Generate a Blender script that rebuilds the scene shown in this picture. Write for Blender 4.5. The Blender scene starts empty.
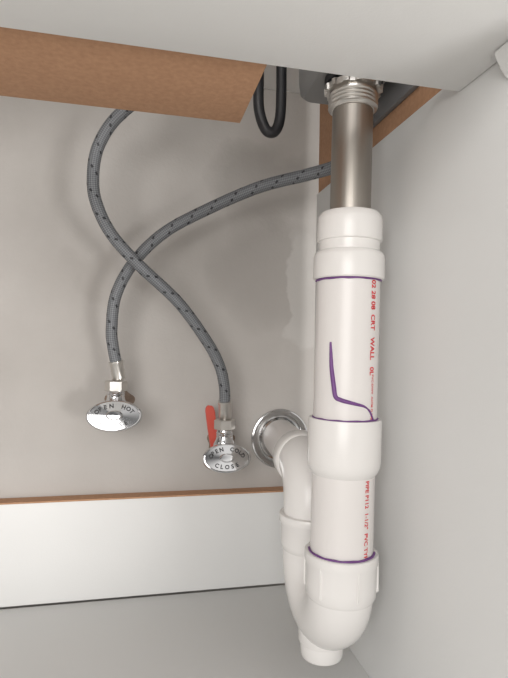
import bpy, math, bmesh
from mathutils import Vector, Matrix
scene=bpy.context.scene
scene.view_settings.view_transform='Standard'

# ---------------------------------------------------------------- camera
yaw=math.radians(12.7);pit=math.radians(1.0);rol=math.radians(1.0)
f=Vector((math.sin(yaw)*math.cos(pit),math.cos(yaw)*math.cos(pit),math.sin(pit)))
r=f.cross(Vector((0,0,1))).normalized();u=r.cross(f)
R=r*math.cos(rol)+u*math.sin(rol);U=u*math.cos(rol)-r*math.sin(rol)
cd=bpy.data.cameras.new("camera");cam=bpy.data.objects.new("camera",cd);bpy.context.collection.objects.link(cam)
cam.matrix_world=Matrix((R,U,-f)).transposed().to_4x4()
cd.sensor_fit='VERTICAL';cd.sensor_height=24;cd.lens=520/678*24;cd.clip_start=.01
scene.camera=cam

# ---------------------------------------------------------------- materials
def newmat(name):
    m=bpy.data.materials.new(name);m.use_nodes=True
    nt=m.node_tree;b=nt.nodes["Principled BSDF"]
    return m,nt,b
def N(nt,t,**k):
    n=nt.nodes.new(t)
    for a,v in k.items(): setattr(n,a,v)
    return n
def mathn(nt,op,a,b=None,c=None):
    n=nt.nodes.new('ShaderNodeMath');n.operation=op
    for i,v in enumerate((a,b,c)):
        if v is None: continue
        if isinstance(v,(int,float)): n.inputs[i].default_value=v
        else: nt.links.new(v,n.inputs[i])
    return n.outputs[0]
def mix(nt,fac,a,b):
    n=nt.nodes.new('ShaderNodeMix');n.data_type='RGBA'
    for s,v in ((0,fac),(6,a),(7,b)):
        if isinstance(v,(int,float)): n.inputs[s].default_value=v
        elif isinstance(v,tuple): n.inputs[s].default_value=(*v,1)
        else: nt.links.new(v,n.inputs[s])
    return n.outputs[2]
def noisy(name,c1,c2,scale=20,rough=.5,metal=0,bump=0,bscale=200,stretch=(1,1,1),detail=4,spec=None,lo=0,hi=1):
    m,nt,b=newmat(name)
    tc=N(nt,'ShaderNodeTexCoord');mp=N(nt,'ShaderNodeMapping');mp.inputs['Scale'].default_value=stretch
    nt.links.new(tc.outputs['Object'],mp.inputs['Vector'])
    n=N(nt,'ShaderNodeTexNoise');n.inputs['Scale'].default_value=scale;n.inputs['Detail'].default_value=detail
    nt.links.new(mp.outputs[0],n.inputs['Vector'])
    mr=N(nt,'ShaderNodeMapRange');mr.inputs[1].default_value=lo;mr.inputs[2].default_value=hi;nt.links.new(n.outputs['Fac'],mr.inputs[0])
    nt.links.new(mix(nt,mr.outputs[0],c1,c2),b.inputs['Base Color'])
    b.inputs['Roughness'].default_value=rough;b.inputs['Metallic'].default_value=metal
    if spec is not None: b.inputs['Specular IOR Level'].default_value=spec
    if bump:
        n2=N(nt,'ShaderNodeTexNoise');n2.inputs['Scale'].default_value=bscale;n2.inputs['Detail'].default_value=3
        nt.links.new(mp.outputs[0],n2.inputs['Vector'])
        bp=N(nt,'ShaderNodeBump');bp.inputs['Strength'].default_value=bump;bp.inputs['Distance'].default_value=.001
        nt.links.new(n2.outputs['Fac'],bp.inputs['Height']);nt.links.new(bp.outputs[0],b.inputs['Normal'])
    return m

MEL=noisy("white_melamine",(.73,.73,.72),(.77,.77,.76),6,.42,bump=.08,bscale=600)
CHIP=noisy("raw_fibreboard",(.40,.215,.12),(.52,.30,.175),260,.8,bump=.3,bscale=500,detail=8,lo=.2,hi=.8)
PVC=noisy("white_pvc",(.75,.72,.70),(.79,.76,.74),12,.33,bump=.05,bscale=150)
PVCF=noisy("white_pvc_fitting",(.79,.77,.75),(.82,.80,.78),12,.27,bump=.05,bscale=200)
CHROME=noisy("chrome",(.66,.66,.67),(.72,.72,.73),10,.07,1)
STEEL=noisy("brushed_steel",(.34,.31,.28),(.46,.43,.39),40,.42,1,stretch=(1,1,.04),bump=.12,bscale=400)
STEELN=noisy("satin_steel",(.62,.60,.57),(.70,.68,.65),30,.28,1)
ESC=noisy("dull_chrome",(.50,.50,.50),(.60,.60,.60),60,.16,1)
SINK=noisy("sink_steel",(.26,.26,.26),(.31,.31,.31),10,.45,.4)
GREY=noisy("grey_coating",(.17,.17,.175),(.20,.20,.205),10,.6,.0)
BLACK=noisy("black_rubber",(.010,.010,.012),(.018,.018,.02),40,.45)
RED=noisy("red_plastic",(.50,.065,.04),(.62,.09,.06),30,.4)
REDINK=noisy("red_ink",(.62,.02,.03),(.72,.03,.04),80,.6)
PURP=noisy("purple_primer",(.13,.04,.18),(.20,.08,.27),200,.5)
DARKINK=noisy("dark_engraving",(.008,.008,.008),(.015,.015,.015),50,.5)
RUST=noisy("rust_stained_plaster",(.16,.11,.08),(.30,.23,.18),150,.9)
FLOORM=noisy("room_floor",(.55,.52,.48),(.62,.59,.55),8,.5)

# drywall with plaster and damp patches (real stains on the board)
m,nt,b=newmat("painted_drywall");WALL=m
tc=N(nt,'ShaderNodeTexCoord')
nz=N(nt,'ShaderNodeTexNoise');nz.inputs['Scale'].default_value=14;nz.inputs['Detail'].default_value=6
nt.links.new(tc.outputs['Object'],nz.inputs['Vector'])
sx=N(nt,'ShaderNodeSeparateXYZ');nt.links.new(tc.outputs['Object'],sx.inputs[0])
nzc=N(nt,'ShaderNodeSeparateColor');nt.links.new(nz.outputs['Color'],nzc.inputs[0])
dx=mathn(nt,'MULTIPLY_ADD',mathn(nt,'SUBTRACT',nzc.outputs[0],.5),.08,sx.outputs[0])
dz=mathn(nt,'MULTIPLY_ADD',mathn(nt,'SUBTRACT',nzc.outputs[1],.5),.10,sx.outputs[2])
def patch(cx,cz,rx,rz,soft):
    a=mathn(nt,'DIVIDE',mathn(nt,'SUBTRACT',dx,cx),rx);c=mathn(nt,'DIVIDE',mathn(nt,'SUBTRACT',dz,cz),rz)
    a=mathn(nt,'POWER',mathn(nt,'ABSOLUTE',a),2.6);c=mathn(nt,'POWER',mathn(nt,'ABSOLUTE',c),2.6)
    d=mathn(nt,'ADD',a,c)
    mr=N(nt,'ShaderNodeMapRange');mr.inputs[1].default_value=1+soft;mr.inputs[2].default_value=1-soft
    nt.links.new(d,mr.inputs[0]);return mr.outputs[0]
nl=N(nt,'ShaderNodeTexNoise');nl.inputs['Scale'].default_value=5;nl.inputs['Detail'].default_value=6
nt.links.new(tc.outputs['Object'],nl.inputs['Vector'])
mr=N(nt,'ShaderNodeMapRange');mr.inputs[1].default_value=.35;mr.inputs[2].default_value=.65;nt.links.new(nl.outputs['Fac'],mr.inputs[0])
base=mix(nt,mr.outputs[0],(.435,.41,.385),(.52,.495,.47))
c=mix(nt,mathn(nt,'MULTIPLY',patch(-.02,.16,.055,.10,.5),.4),base,(.54,.515,.49))
c=mix(nt,mathn(nt,'MULTIPLY',patch(.158,.205,.068,.050,.5),.55),c,(.30,.28,.26))
c=mix(nt,mathn(nt,'MULTIPLY',patch(.15,.10,.05,.07,.7),.50),c,(.345,.32,.30))
c=mix(nt,mathn(nt,'MULTIPLY',patch(-.045,.075,.025,.03,.6),.25),c,(.34,.31,.285))
c=mix(nt,mathn(nt,'MULTIPLY',patch(.200,.07,.026,.068,.15),.60),c,(.57,.55,.525))
nt.links.new(c,b.inputs['Base Color']);b.inputs['Roughness'].default_value=.75
n2=N(nt,'ShaderNodeTexNoise');n2.inputs['Scale'].default_value=260;nt.links.new(tc.outputs['Object'],n2.inputs['Vector'])
bp=N(nt,'ShaderNodeBump');bp.inputs['Strength'].default_value=.25;bp.inputs['Distance'].default_value=.001
nt.links.new(n2.outputs['Fac'],bp.inputs['Height']);nt.links.new(bp.outputs[0],b.inputs['Normal'])

# braided hose: UV.x around, UV.y metres along
m,nt,b=newmat("braided_hose");BRAID=m
uv=N(nt,'ShaderNodeUVMap');s=N(nt,'ShaderNodeSeparateXYZ');nt.links.new(uv.outputs[0],s.inputs[0])
def stripes(ku,kv):
    t=mathn(nt,'MULTIPLY_ADD',s.outputs[0],ku,mathn(nt,'MULTIPLY',s.outputs[1],kv))
    return mathn(nt,'SINE',mathn(nt,'MULTIPLY',t,2*math.pi))
s1=stripes(8,250);s2=stripes(-8,250)
pr=mathn(nt,'MULTIPLY',s1,s2)
hgt=mathn(nt,'MULTIPLY_ADD',pr,.5,.5)
col=mix(nt,hgt,(.085,.09,.097),(.25,.26,.275))
g1=mathn(nt,'GREATER_THAN',stripes(2,40),.90)
g2=mathn(nt,'GREATER_THAN',stripes(-3,90),.3)
col=mix(nt,mathn(nt,'MULTIPLY',mathn(nt,'MULTIPLY',g1,g2),.9),col,(.012,.012,.015))
nt.links.new(col,b.inputs['Base Color']);b.inputs['Roughness'].default_value=.5;b.inputs['Metallic'].default_value=.15
bp=N(nt,'ShaderNodeBump');bp.inputs['Strength'].default_value=.5;bp.inputs['Distance'].default_value=.0006
nt.links.new(hgt,bp.inputs['Height']);nt.links.new(bp.outputs[0],b.inputs['Normal'])

# ---------------------------------------------------------------- builders
def empty(name,loc):
    e=bpy.data.objects.new(name,None);e.location=loc;e.empty_display_size=.02
    bpy.context.collection.objects.link(e);return e
def finish(name,bm,mat,parent=None,smooth=True,angle=40):
    bmesh.ops.recalc_face_normals(bm,faces=bm.faces)
    me=bpy.data.meshes.new(name);bm.to_mesh(me);bm.free()
    for p in me.polygons:p.use_smooth=smooth
    if smooth:
        try: me.set_sharp_from_angle(angle=math.radians(angle))
        except Exception: pass
    me.materials.append(mat)
    o=bpy.data.objects.new(name,me);bpy.context.collection.objects.link(o)
    if parent:
        o.parent=parent;o.matrix_parent_inverse=Matrix.Translation(-Vector(parent.location))
    return o
def box(name,x0,x1,y0,y1,z0,z1,mat,parent=None,bev=.0006):
    bm=bmesh.new()
    bmesh.ops.create_cube(bm,size=1,matrix=Matrix.Translation(((x0+x1)/2,(y0+y1)/2,(z0+z1)/2))@Matrix.Diagonal((x1-x0,y1-y0,z1-z0,1)))
    if bev: bmesh.ops.bevel(bm,geom=bm.edges[:],offset=bev,segments=2,affect='EDGES',profile=.5)
    return finish(name,bm,mat,parent)
def frame(axis):
    w=Vector(axis).normalized()
    a=Vector((1,0,0)) if abs(w.x)<.9 else Vector((0,0,1))
    if abs(w.y)>.9: a=Vector((1,0,0))
    v=w.cross(a).normalized();uu=v.cross(w).normalized()
    return uu,v,w
def lathe(name,prof,origin,axis,mat,parent=None,segs=64,sx=1,sy=1,rfun=None,angle=35):
    uu,v,w=frame(axis);o=Vector(origin);bm=bmesh.new();rings=[]
    for k,(rr,h) in enumerate(prof):
        ring=[]
        for i in range(segs):
            a=2*math.pi*i/segs
            q=rr*(rfun(a,k) if rfun else 1)
            ring.append(bm.verts.new(o+uu*(q*sx*math.cos(a))+v*(q*sy*math.sin(a))+w*h))
        rings.append(ring)
    for a,b2 in zip(rings,rings[1:]):
        for i in range(segs):
            bm.faces.new((a[i],a[(i+1)%segs],b2[(i+1)%segs],b2[i]))
    if prof[0][0]>1e-6: bm.faces.new(rings[0][::-1])
    if prof[-1][0]>1e-6: bm.faces.new(rings[-1])
    bmesh.ops.remove_doubles(bm,verts=bm.verts,dist=1e-6)
    return finish(name,bm,mat,parent,angle=angle)
def catmull(P,n=12):
    P=[Vector(p) for p in P];P=[P[0]*2-P[1]]+P+[P[-1]*2-P[-2]];out=[]
    for i in range(1,len(P)-2):
        p0,p1,p2,p3=P[i-1:i+3]
        for k in range(n):
            t=k/n
            out.append(.5*((2*p1)+(p2-p0)*t+(2*p0-5*p1+4*p2-p3)*t*t+(3*p1-p0-3*p2+p3)*t**3))
    out.append(P[-2]);return out
def sweep(name,pts,rad,mat,parent=None,segs=24,angle=60):
    pts=[Vector(p) for p in pts];n=len(pts)
    if not callable(rad): rr=rad;rad=lambda t:rr
    tan=[(pts[min(i+1,n-1)]-pts[max(i-1,0)]).normalized() for i in range(n)]
    bm=bmesh.new();uvl=bm.loops.layers.uv.new("UVMap");rings=[];L=[0]
    for i in range(1,n): L.append(L[-1]+(pts[i]-pts[i-1]).length)
    tot=L[-1];uu,v,w=frame(tan[0])
    for i in range(n):
        if i:
            q=tan[i-1].rotation_difference(tan[i]);uu=q@uu;v=q@v
        rr=rad(L[i]/tot)
        rings.append([bm.verts.new(pts[i]+rr*(uu*math.cos(2*math.pi*k/segs)+v*math.sin(2*math.pi*k/segs))) for k in range(segs)])
    for i in range(n-1):
        for k in range(segs):
            fc=bm.faces.new((rings[i][k],rings[i][(k+1)%segs],rings[i+1][(k+1)%segs],rings[i+1][k]))
            for lp,(a,l) in zip(fc.loops,((k,L[i]),(k+1,L[i]),(k+1,L[i+1]),(k,L[i+1]))): lp[uvl].uv=(a/segs,l)
    bm.faces.new(rings[0][::-1]);bm.faces.new(rings[-1])
    return finish(name,bm,mat,parent,angle=angle)
def textmesh(body,size,extr=0,off=0):
    cu=bpy.data.curves.new("t",'FONT');cu.body=body;cu.size=size;cu.extrude=extr;cu.resolution_u=3;cu.offset=off
    o=bpy.data.objects.new("t",cu);bpy.context.collection.objects.link(o)
    dg=bpy.context.evaluated_depsgraph_get();me=bpy.data.meshes.new_from_object(o.evaluated_get(dg))
    bpy.data.objects.remove(o);bm=bmesh.new();bm.from_mesh(me);return bm

# ---------------------------------------------------------------- room shell
box("wall_back",-1.2,1.2,.617,.70,-.40,1.2,WALL,bev=0)
box("floor",-1.2,1.2,-1.6,.617,-.44,-.40,FLOORM,bev=0)

# ---------------------------------------------------------------- cabinet
cab=empty("sink_cabinet",(-.1,.3,-.28))
XR=.2007
box("bottom_panel",-.56,XR,.19,.5975,-.298,-.28,MEL,cab)
box("plinth",-.56,XR+.018,.22,.238,-.40,-.298,MEL,cab,bev=0)
box("back_strip",-.56,XR,.598,.6165,-.2785,-.1705,MEL,cab)
box("back_strip_edge",-.56,XR,.5982,.6165,-.1705,-.1688,CHIP,cab,bev=0)
box("side_panel_right",XR,XR+.018,.187,.572,-.40,.18,MEL,cab)
box("side_panel_left",-.578,-.56,.19,.616,-.40,.18,MEL,cab)
box("front_rail",-.5595,XR-.0005,.187,.297,.168,.1845,MEL,cab)
box("support_board",-.5595,.0772,.2975,.407,.18,.196,CHIP,cab)
box("upper_side_board",XR+.003,XR+.018,.20,.575,.181,.318,CHIP,cab)
box("upper_side_board_facing",XR-.002,XR+.0028,.338,.52,.199,.30,GREY,cab)
# corner joint bracket under the front rail
bm=bmesh.new()
prof=[(0,0),(.009,0),(.0095,-.001),(.008,-.005),(.005,-.009),(.0018,-.014),(0,-.015)]
for yy in (.225,.252):
    bm.faces.new([bm.verts.new((XR-.0001-a,yy,.1679+b2)) for a,b2 in prof])
bm.verts.ensure_lookup_table();n=len(prof)
for i in range(n): bm.faces.new((bm.verts[i],bm.verts[(i+1)%n],bm.verts[n+(i+1)%n],bm.verts[n+i]))
bmesh.ops.bevel(bm,geom=bm.edges[:],offset=.0008,segments=2,affect='EDGES')
finish("corner_bracket",bm,MEL,cab)
box("countertop",-.62,.27,.15,.6165,.3185,.345,MEL,None)

# ---------------------------------------------------------------- sink basin
def basin():
    bm=bmesh.new();x0,x1,y0,y1,zt,zb,t=.128,.192,.318,.428,.317,.212,.0015
    def ring(ins,z,rad,seg=6):
        vs=[]
        for cx,cy,a0 in ((x1-ins-rad,y1-ins-rad,0),(x0+ins+rad,y1-ins-rad,90),(x0+ins+rad,y0+ins+rad,180),(x1-ins-rad,y0+ins+rad,270)):
            for k in range(seg+1):
                a=math.radians(a0+90*k/seg);vs.append(bm.verts.new((cx+rad*math.cos(a),cy+rad*math.sin(a),z)))
        return vs
    rs=[ring(0,zt,.012),ring(.001,zb+.012,.012),ring(.002,zb+.003,.012),ring(.005,zb,.010),ring(.006,zb+t,.010),ring(.004,zb+.005,.011),ring(.003,zb+.014,.011),ring(.002,zt,.011)]
    n=len(rs[0])
    for a,b2 in zip(rs,rs[1:]):
        for i in range(n): bm.faces.new((a[i],a[(i+1)%n],b2[(i+1)%n],b2[i]))
    bm.faces.new(rs[3]) ; bm.faces.new(rs[4])
    for i in range(n): bm.faces.new((rs[-1][i],rs[-1][(i+1)%n],rs[0][(i+1)%n],rs[0][i]))
    return finish("kitchen_sink",bm,SINK)
basin()

# ---------------------------------------------------------------- drain assembly
dr=empty("sink_drain_pipe",(.159,.377,.0))
BOT=Vector((.1560,.377,-.20));TOP=Vector((.1612,.377,.212));AX=(TOP-BOT).normalized()
def at(z): return BOT+(TOP-BOT)*((z-BOT.z)/(TOP.z-BOT.z))
def vl(name,prof,mat,segs=64,rfun=None,angle=35):   # prof (r, z) in world z
    z0=prof[0][1];return lathe(name,[(rr,z-z0) for rr,z in prof],at(z0),AX,mat,dr,segs,rfun=rfun,angle=angle)
vl("strainer_body",[(.0,.196),(.0150,.196),(.0150,.2062),(.0215,.2070),(.0225,.2085),(.0225,.2115),(.0,.2115)],BLACK)
vl("lock_nut",[(.0,.1995),(.0185,.1995),(.0208,.2002),(.0210,.2048),(.0195,.2058),(.0,.2058)],STEELN,168,rfun=lambda a,k:1+(.08 if (math.cos(a*14)>0 and k in(2,3)) else 0))
prof=[(.0155,.1855),(.0166,.1858),(.0173,.1870)]
z=.1870
for i in range(4):
    prof+=[(.0190,z+.0008),(.0192,z+.0013),(.0174,z+.0020),(.0174,z+.0026)];z+=.0030
prof+=[(.0176,.1998)]
vl("slip_nut_metal",[(.0,.1855)]+prof,STEELN,96)
vl("tailpiece",[(.0,.095),(.0157,.095),(.0157,.187),(.0,.187)],STEEL)
# PVC stack
vl("slip_nut_pvc",[(.0,.073),(.0228,.073),(.0234,.075),(.0234,.0825),(.0246,.0832),(.0250,.085),(.0250,.099),(.0244,.1025),(.0225,.1050),(.0190,.1060),(.0166,.1055),(.0160,.1035),(.0,.1035)],PVCF,96)
vl("upper_coupling",[(.0,.0535),(.0262,.0535),(.0272,.0545),(.0274,.056),(.0272,.071),(.0264,.0735),(.0245,.0752),(.0215,.0758),(.0,.0758)],PVCF)
vl("upper_pipe",[(.0,-.058),(.0243,-.058),(.0243,.055),(.0,.055)],PVC)
vl("middle_coupling",[(.0,-.0950),(.0240,-.0950),(.0262,-.0920),(.0276,-.0880),(.0280,-.084),(.0280,-.0540),(.0276,-.0525),(.0246,-.0525),(.0,-.0525)],PVCF)
vl("lower_pipe",[(.0,-.162),(.0239,-.162),(.0239,-.092),(.0,-.092)],PVC)
vl("trap_nut",[(.0,-.1880),(.0252,-.1880),(.0266,-.1855),(.0270,-.178),(.0272,-.163),(.0279,-.161),(.0281,-.157),(.0280,-.1545),(.0272,-.1537),(.0243,-.1537),(.0,-.1537)],PVCF)
for i in range(6):
    a=2*math.pi*i/6+.62;d=Vector((math.cos(a),math.sin(a),0));p=at(-.1715)+d*.0270
    bm=bmesh.new();bmesh.ops.create_cube(bm,size=1,matrix=Matrix.Translation(p)@Matrix.Rotation(a,4,'Z')@Matrix.Diagonal((.0026,.0024,.023,1)))
    bmesh.ops.bevel(bm,geom=bm.edges[:],offset=.0008,segments=2,affect='EDGES');finish("trap_nut_rib",bm,PVCF,dr)
# U bend
xf=.1563;yr=.449;ym=(.377+yr)/2;ra=(yr-.377)/2;zc=-.181
pts=[(xf,.377,-.175)]+[(xf,ym-ra*math.cos(math.pi*k/24),zc-ra*math.sin(math.pi*k/24)) for k in range(25)]+[(xf,yr,-.168)]
sweep("trap_bend",pts,.0247,PVCF,dr,48)
lathe("cleanout_plug",[(.0,0),(.0150,0),(.0168,.0008),(.0176,.003),(.0176,.013),(.0170,.014),(.0170,.024),(.0,.024)],(xf-.001,ym,-.2540),(0,0,1),PVCF,dr,64)
lathe("cleanout_boss",[(.0,0),(.0192,0),(.0195,.001),(.0195,.02),(.0,.02)],(xf-.001,ym,-.2410),(0,0,1),PVCF,dr,64)
# rear riser
def rl(name,prof,mat): lathe(name,[(rr,z-prof[0][1]) for rr,z in prof],(xf,yr,prof[0][1]),(0,0,1),mat,dr,64)
rl("rear_nut",[(.0,-.179),(.0245,-.179),(.0258,-.177),(.0264,-.173),(.0268,-.156),(.0280,-.154),(.0282,-.149),(.0276,-.1475),(.0245,-.147),(.0,-.147)],PVCF)
zw=-.108
W0=Vector((.1735,.617,zw))
c0=Vector((xf,yr,zw))
dirw=(W0-c0).normalized()
pts=[(xf,yr,-.158),(xf,yr,zw-.037)]
for k in range(1,13):
    a=math.pi/2*k/13;pts.append(tuple(Vector((xf,yr,zw-.034))+Vector((0,0,1))*.034*math.sin(a)+dirw*.034*(1-math.cos(a))))
pts+=[tuple(c0+dirw*.034),tuple(c0+dirw*.06)]
sweep("trap_elbow",pts,.0243,PVCF,dr,48)
p=c0+dirw*.034
lathe("elbow_socket",[(.0,0),(.0248,0),(.0260,.0015),(.0264,.004),(.0264,.022),(.0258,.024),(.0,.024)],p,dirw,PVCF,dr,64)
sweep("wall_arm",[p,W0-dirw*.08,W0-dirw*.002],.0214,PVC,dr,48)
lathe("wall_escutcheon",[(.0218,0),(.0355,0),(.0361,.0012),(.0355,.0030),(.0340,.0036),(.0325,.0030),(.0305,.0016),(.0280,.0014),(.0262,.0018),(.0254,.0050),(.0240,.0060),(.0218,.0058)],(W0.x,.6168,zw-.002),(0,-1,0),ESC,dr,96)

# printed red text and purple primer on the pipe
def dirang(a):   # angle measured around the pipe from its front
    c=Vector((-.389,-.921,0)).normalized();rt=Vector((.921,-.389,0)).normalized()
    return c*math.cos(a)+rt*math.sin(a)
def print_on(name,body,size,z0,ang,rad,off=.00012):
    bm=textmesh(body,size,0,off)
    bmesh.ops.subdivide_edges(bm,edges=bm.edges[:],cuts=1)
    for v in bm.verts:
        z=z0-v.co.x;v.co=at(z)+dirang(ang+v.co.y/rad)*(rad+.0003)
    return finish(name,bm,REDINK,dr,smooth=False)
print_on("print_upper","02 28 08  CRT   WALL   0L",.0062,.052,math.radians(45),.0243,.00016)
print_on("print_small","PVC-DWV  ASTM D 2665  1-1/2",.0032,-.018,math.radians(50),.0243,.00005)
print_on("print_lower","PIPE P112  1-1/2\"  PVC TYPE",.0050,-.096,math.radians(43),.0239,.00010)
def wrapline(name,pts,rad,w):
    P=[at(z)+dirang(a)*(rad+.0001) for a,z in pts]
    sweep(name,catmull(P,8),w,PURP,dr,8)
fine=[(-.50,.0055),(-.47,-.005),(-.44,-.014),(-.36,-.026),(-.29,-.0345),(-.12,-.0368),(.10,-.0382),(.38,-.0398),(.62,-.0415),(.82,-.045),(1.0,-.0515)]
wrapline("primer_mark",fine,.0243,lambda t:.0006+.0012*math.sin(math.pi*min(1,t*1.15+.02))**.7 if t<.87 else .0008)
def ringp(name,z,rad,w): wrapline(name,[(-1.5+3.0*k/16,z+.0002*math.sin(k*2.1)) for k in range(17)],rad,w)
ringp("primer_ring_top",.0530,.0246,.0008)
ringp("primer_ring_mid",-.0521,.0246,.0007)
ringp("primer_ring_low",-.1532,.0246,.0009)

# ---------------------------------------------------------------- valves
def valve(x,z,rx,rz,outz,tilt,top,bot):
    e=empty("shutoff_valve",(x,.58,z))
    Yb=.575
    lathe("wall_stub",[(.0,0),(.0075,0),(.0075,.045),(.0,.045)],(x,.6168,z),(0,-1,0),STEELN,e,32)
    lathe("inlet_nut",[(.0,0),(.0125,0),(.013,.001),(.013,.011),(.0125,.012),(.0,.012)],(x,.602,z),(0,-1,0),CHROME,e,6)
    lathe("valve_body",[(.0,0),(.009,0),(.0125,.002),(.0135,.008),(.0135,.022),(.011,.026),(.0075,.028),(.0075,.034),(.0,.034)],(x,.594,z),(0,-1,0),CHROME,e,40)
    hn=outz-z
    lathe("outlet_neck",[(.0,0),(.0125,0),(.0120,hn*.35),(.0098,hn*.45),(.0090,hn*.55),(.0098,hn*.58),(.0090,hn*.61),(.0098,hn*.64),(.0088,hn*.68),(.0088,hn*.9),(.0,hn*.9)],(x,Yb,z),(0,0,1),CHROME,e,40)
    lathe("outlet_nut",[(.0,0),(.0105,0),(.0118,.001),(.0118,.0105),(.0105,.0115),(.0,.0115)],(x,Yb,outz-.0115),(0,0,1),STEELN,e,6)
    ax=Vector((math.sin(math.radians(-2)),-math.cos(math.radians(tilt)),math.sin(math.radians(tilt))))
    o=Vector((x,.563,z))
    uu,v,w=frame(ax)
    vup=-v if v.z<0 else v
    prof=[(.0,0),(.60,0),(.88,.0008),(.98,.0025),(1.0,.0045),(1.0,.0070),(.975,.0088),(.93,.0098),(.90,.0099),(.88,.0093),(.60,.0096),(.30,.0100),(.28,.0112),(.24,.0118),(.0,.0120)]
    lathe("oval_handle",prof,o,ax,CHROME,e,96,sx=rx,sy=rz,angle=25)
    for word,sgn in ((top,1),(bot,-1)):
        n=len(word);span=math.radians(19)
        for i,ch in enumerate(word):
            if ch==' ': continue
            a=math.pi/2-(i-(n-1)/2)*span if sgn>0 else -math.pi/2+(i-(n-1)/2)*span
            rr=.60
            px=rx*rr*math.cos(a)*1.12;pz=rz*rr*math.sin(a)
            tx=rx*math.sin(a)*sgn;tz=-rz*math.cos(a)*sgn;l=math.hypot(tx,tz);tx/=l;tz/=l
            bm=textmesh(ch,.0060,.0002,.0002)
            cw=max(vv.co.x for vv in bm.verts)/2
            for vv in bm.verts:
                cx,cy,cz=vv.co.x-cw,vv.co.y-.0020,vv.co.z
                X=px+cx*tx-cy*tz*1.0;Z=pz+cx*tz+cy*tx
                vv.co=o+uu*X+vup*Z+w*(.0097+cz)
            finish("lettering",bm,DARKINK,e,smooth=False)
    # ragged hole in the plaster around the stub
    lathe("wall_hole_stain",[(.0,0),(.0160,0),(.0155,.0004),(.0,.0004)],(x+.002,.6168,z+.010),(0,-1,0),RUST,e,48,rfun=lambda a,k:1+.10*math.sin(3*a+1)+.06*math.sin(7*a))
    return e
v1=valve(-.0206,-.0745,.0285,.0165,-.0370,16,"OPEN HOT","CLOSE")
v2=valve(.0976,-.1215,.0265,.0158,-.0800,16,"OPEN COLD","CLOSE")
# ---------------------------------------------------------------- hoses
def hose(pts,topname):
    e=empty(topname,pts[0])
    P=catmull(pts,14)
    sweep("braided_tube",P,.0061,BRAID,e,24)
    d=(P[1]-P[0]).normalized()
    lathe("crimp_ferrule",[(.0,-.016),(.0062,-.016),(.0072,-.015),(.0072,.001),(.0078,.002),(.0078,.004),(.0066,.0045),(.0,.0045)],P[0],d,STEELN,e,32)
    return e
hose([(-.0206,.575,-.0205),(-.0245,.573,-.001),(-.0262,.569,.018),(-.0223,.565,.0533),(-.0046,.562,.0886),(.0269,.558,.1215),(.0730,.548,.148),(.122,.525,.168),(.1646,.490,.174),(.182,.465,.1755),(.187,.448,.183),(.182,.443,.205),(.176,.445,.25),(.17,.45,.30)],"supply_hose")
hose([(.0976,.575,-.0635),(.0955,.570,-.042),(.089,.567,-.019),(.0733,.562,.0079),(.0416,.552,.0472),(.0016,.543,.0818),(-.0265,.54,.1112),(-.0416,.54,.1403),(-.046,.54,.1651),(-.0428,.54,.1955),(-.0289,.535,.2221),(-.0057,.525,.2432),(.018,.51,.262),(.03,.49,.31)],"supply_hose")
e=empty("spray_hose",(.105,.43,.25))
sweep("rubber_tube",catmull([(.101,.44,.31),(.0985,.435,.26),(.0970,.43,.225),(.0980,.43,.203),(.1040,.43,.1875),(.1120,.431,.1870),(.1170,.432,.200),(.1180,.433,.23),(.117,.434,.262),(.112,.438,.31)],14),.0046,BLACK,e,20)

# red plastic tag behind the right valve
bm=bmesh.new()
outl=[(-.0055,-.024),(.0035,-.026),(.0062,-.010),(.0045,.010),(.0050,.020),(.0035,.026),(-.0030,.027),(-.0060,.022),(-.0062,.0)]
for yy in (0,.004):
    bm.faces.new([bm.verts.new((.0870+a-.004*(b2/.026),.5935-yy+.0,-.093+b2)) for a,b2 in outl])
bm.verts.ensure_lookup_table();n=len(outl)
for i in range(n): bm.faces.new((bm.verts[i],bm.verts[(i+1)%n],bm.verts[n+(i+1)%n],bm.verts[n+i]))
bmesh.ops.bevel(bm,geom=bm.edges[:],offset=.0008,segments=2,affect='EDGES')
finish("red_valve_tag",bm,RED)

# ---------------------------------------------------------------- light
def area(name,loc,target,size,energy,col):
    l=bpy.data.lights.new(name,'AREA');l.energy=energy;l.size=size;l.color=col
    o=bpy.data.objects.new(name,l);bpy.context.collection.objects.link(o);o.location=loc
    o.rotation_euler=(Vector(target)-Vector(loc)).to_track_quat('-Z','Y').to_euler();return o
area("room_light",(-.55,-1.1,.25),(.1,.5,.0),.9,17,(1,.975,.95))
area("low_fill_light",(.66,-.72,-.24),(.0,.3,.15),.30,6.5,(1,.985,.97))  # added low fill, brightens the rail underside like bounce off the floor
w=bpy.data.worlds.new("world");scene.world=w;w.use_nodes=True
nt=w.node_tree;bg=nt.nodes['Background']
tc=N(nt,'ShaderNodeTexCoord');n=N(nt,'ShaderNodeTexNoise');n.inputs['Scale'].default_value=1.6
nt.links.new(tc.outputs['Generated'],n.inputs['Vector'])
cr=N(nt,'ShaderNodeValToRGB');cr.color_ramp.elements[0].position=.42;cr.color_ramp.elements[0].color=(.10,.10,.10,1)
cr.color_ramp.elements[1].position=.58;cr.color_ramp.elements[1].color=(1,.98,.95,1)
nt.links.new(n.outputs['Fac'],cr.inputs[0]);nt.links.new(cr.outputs[0],bg.inputs[0]);bg.inputs[1].default_value=.95
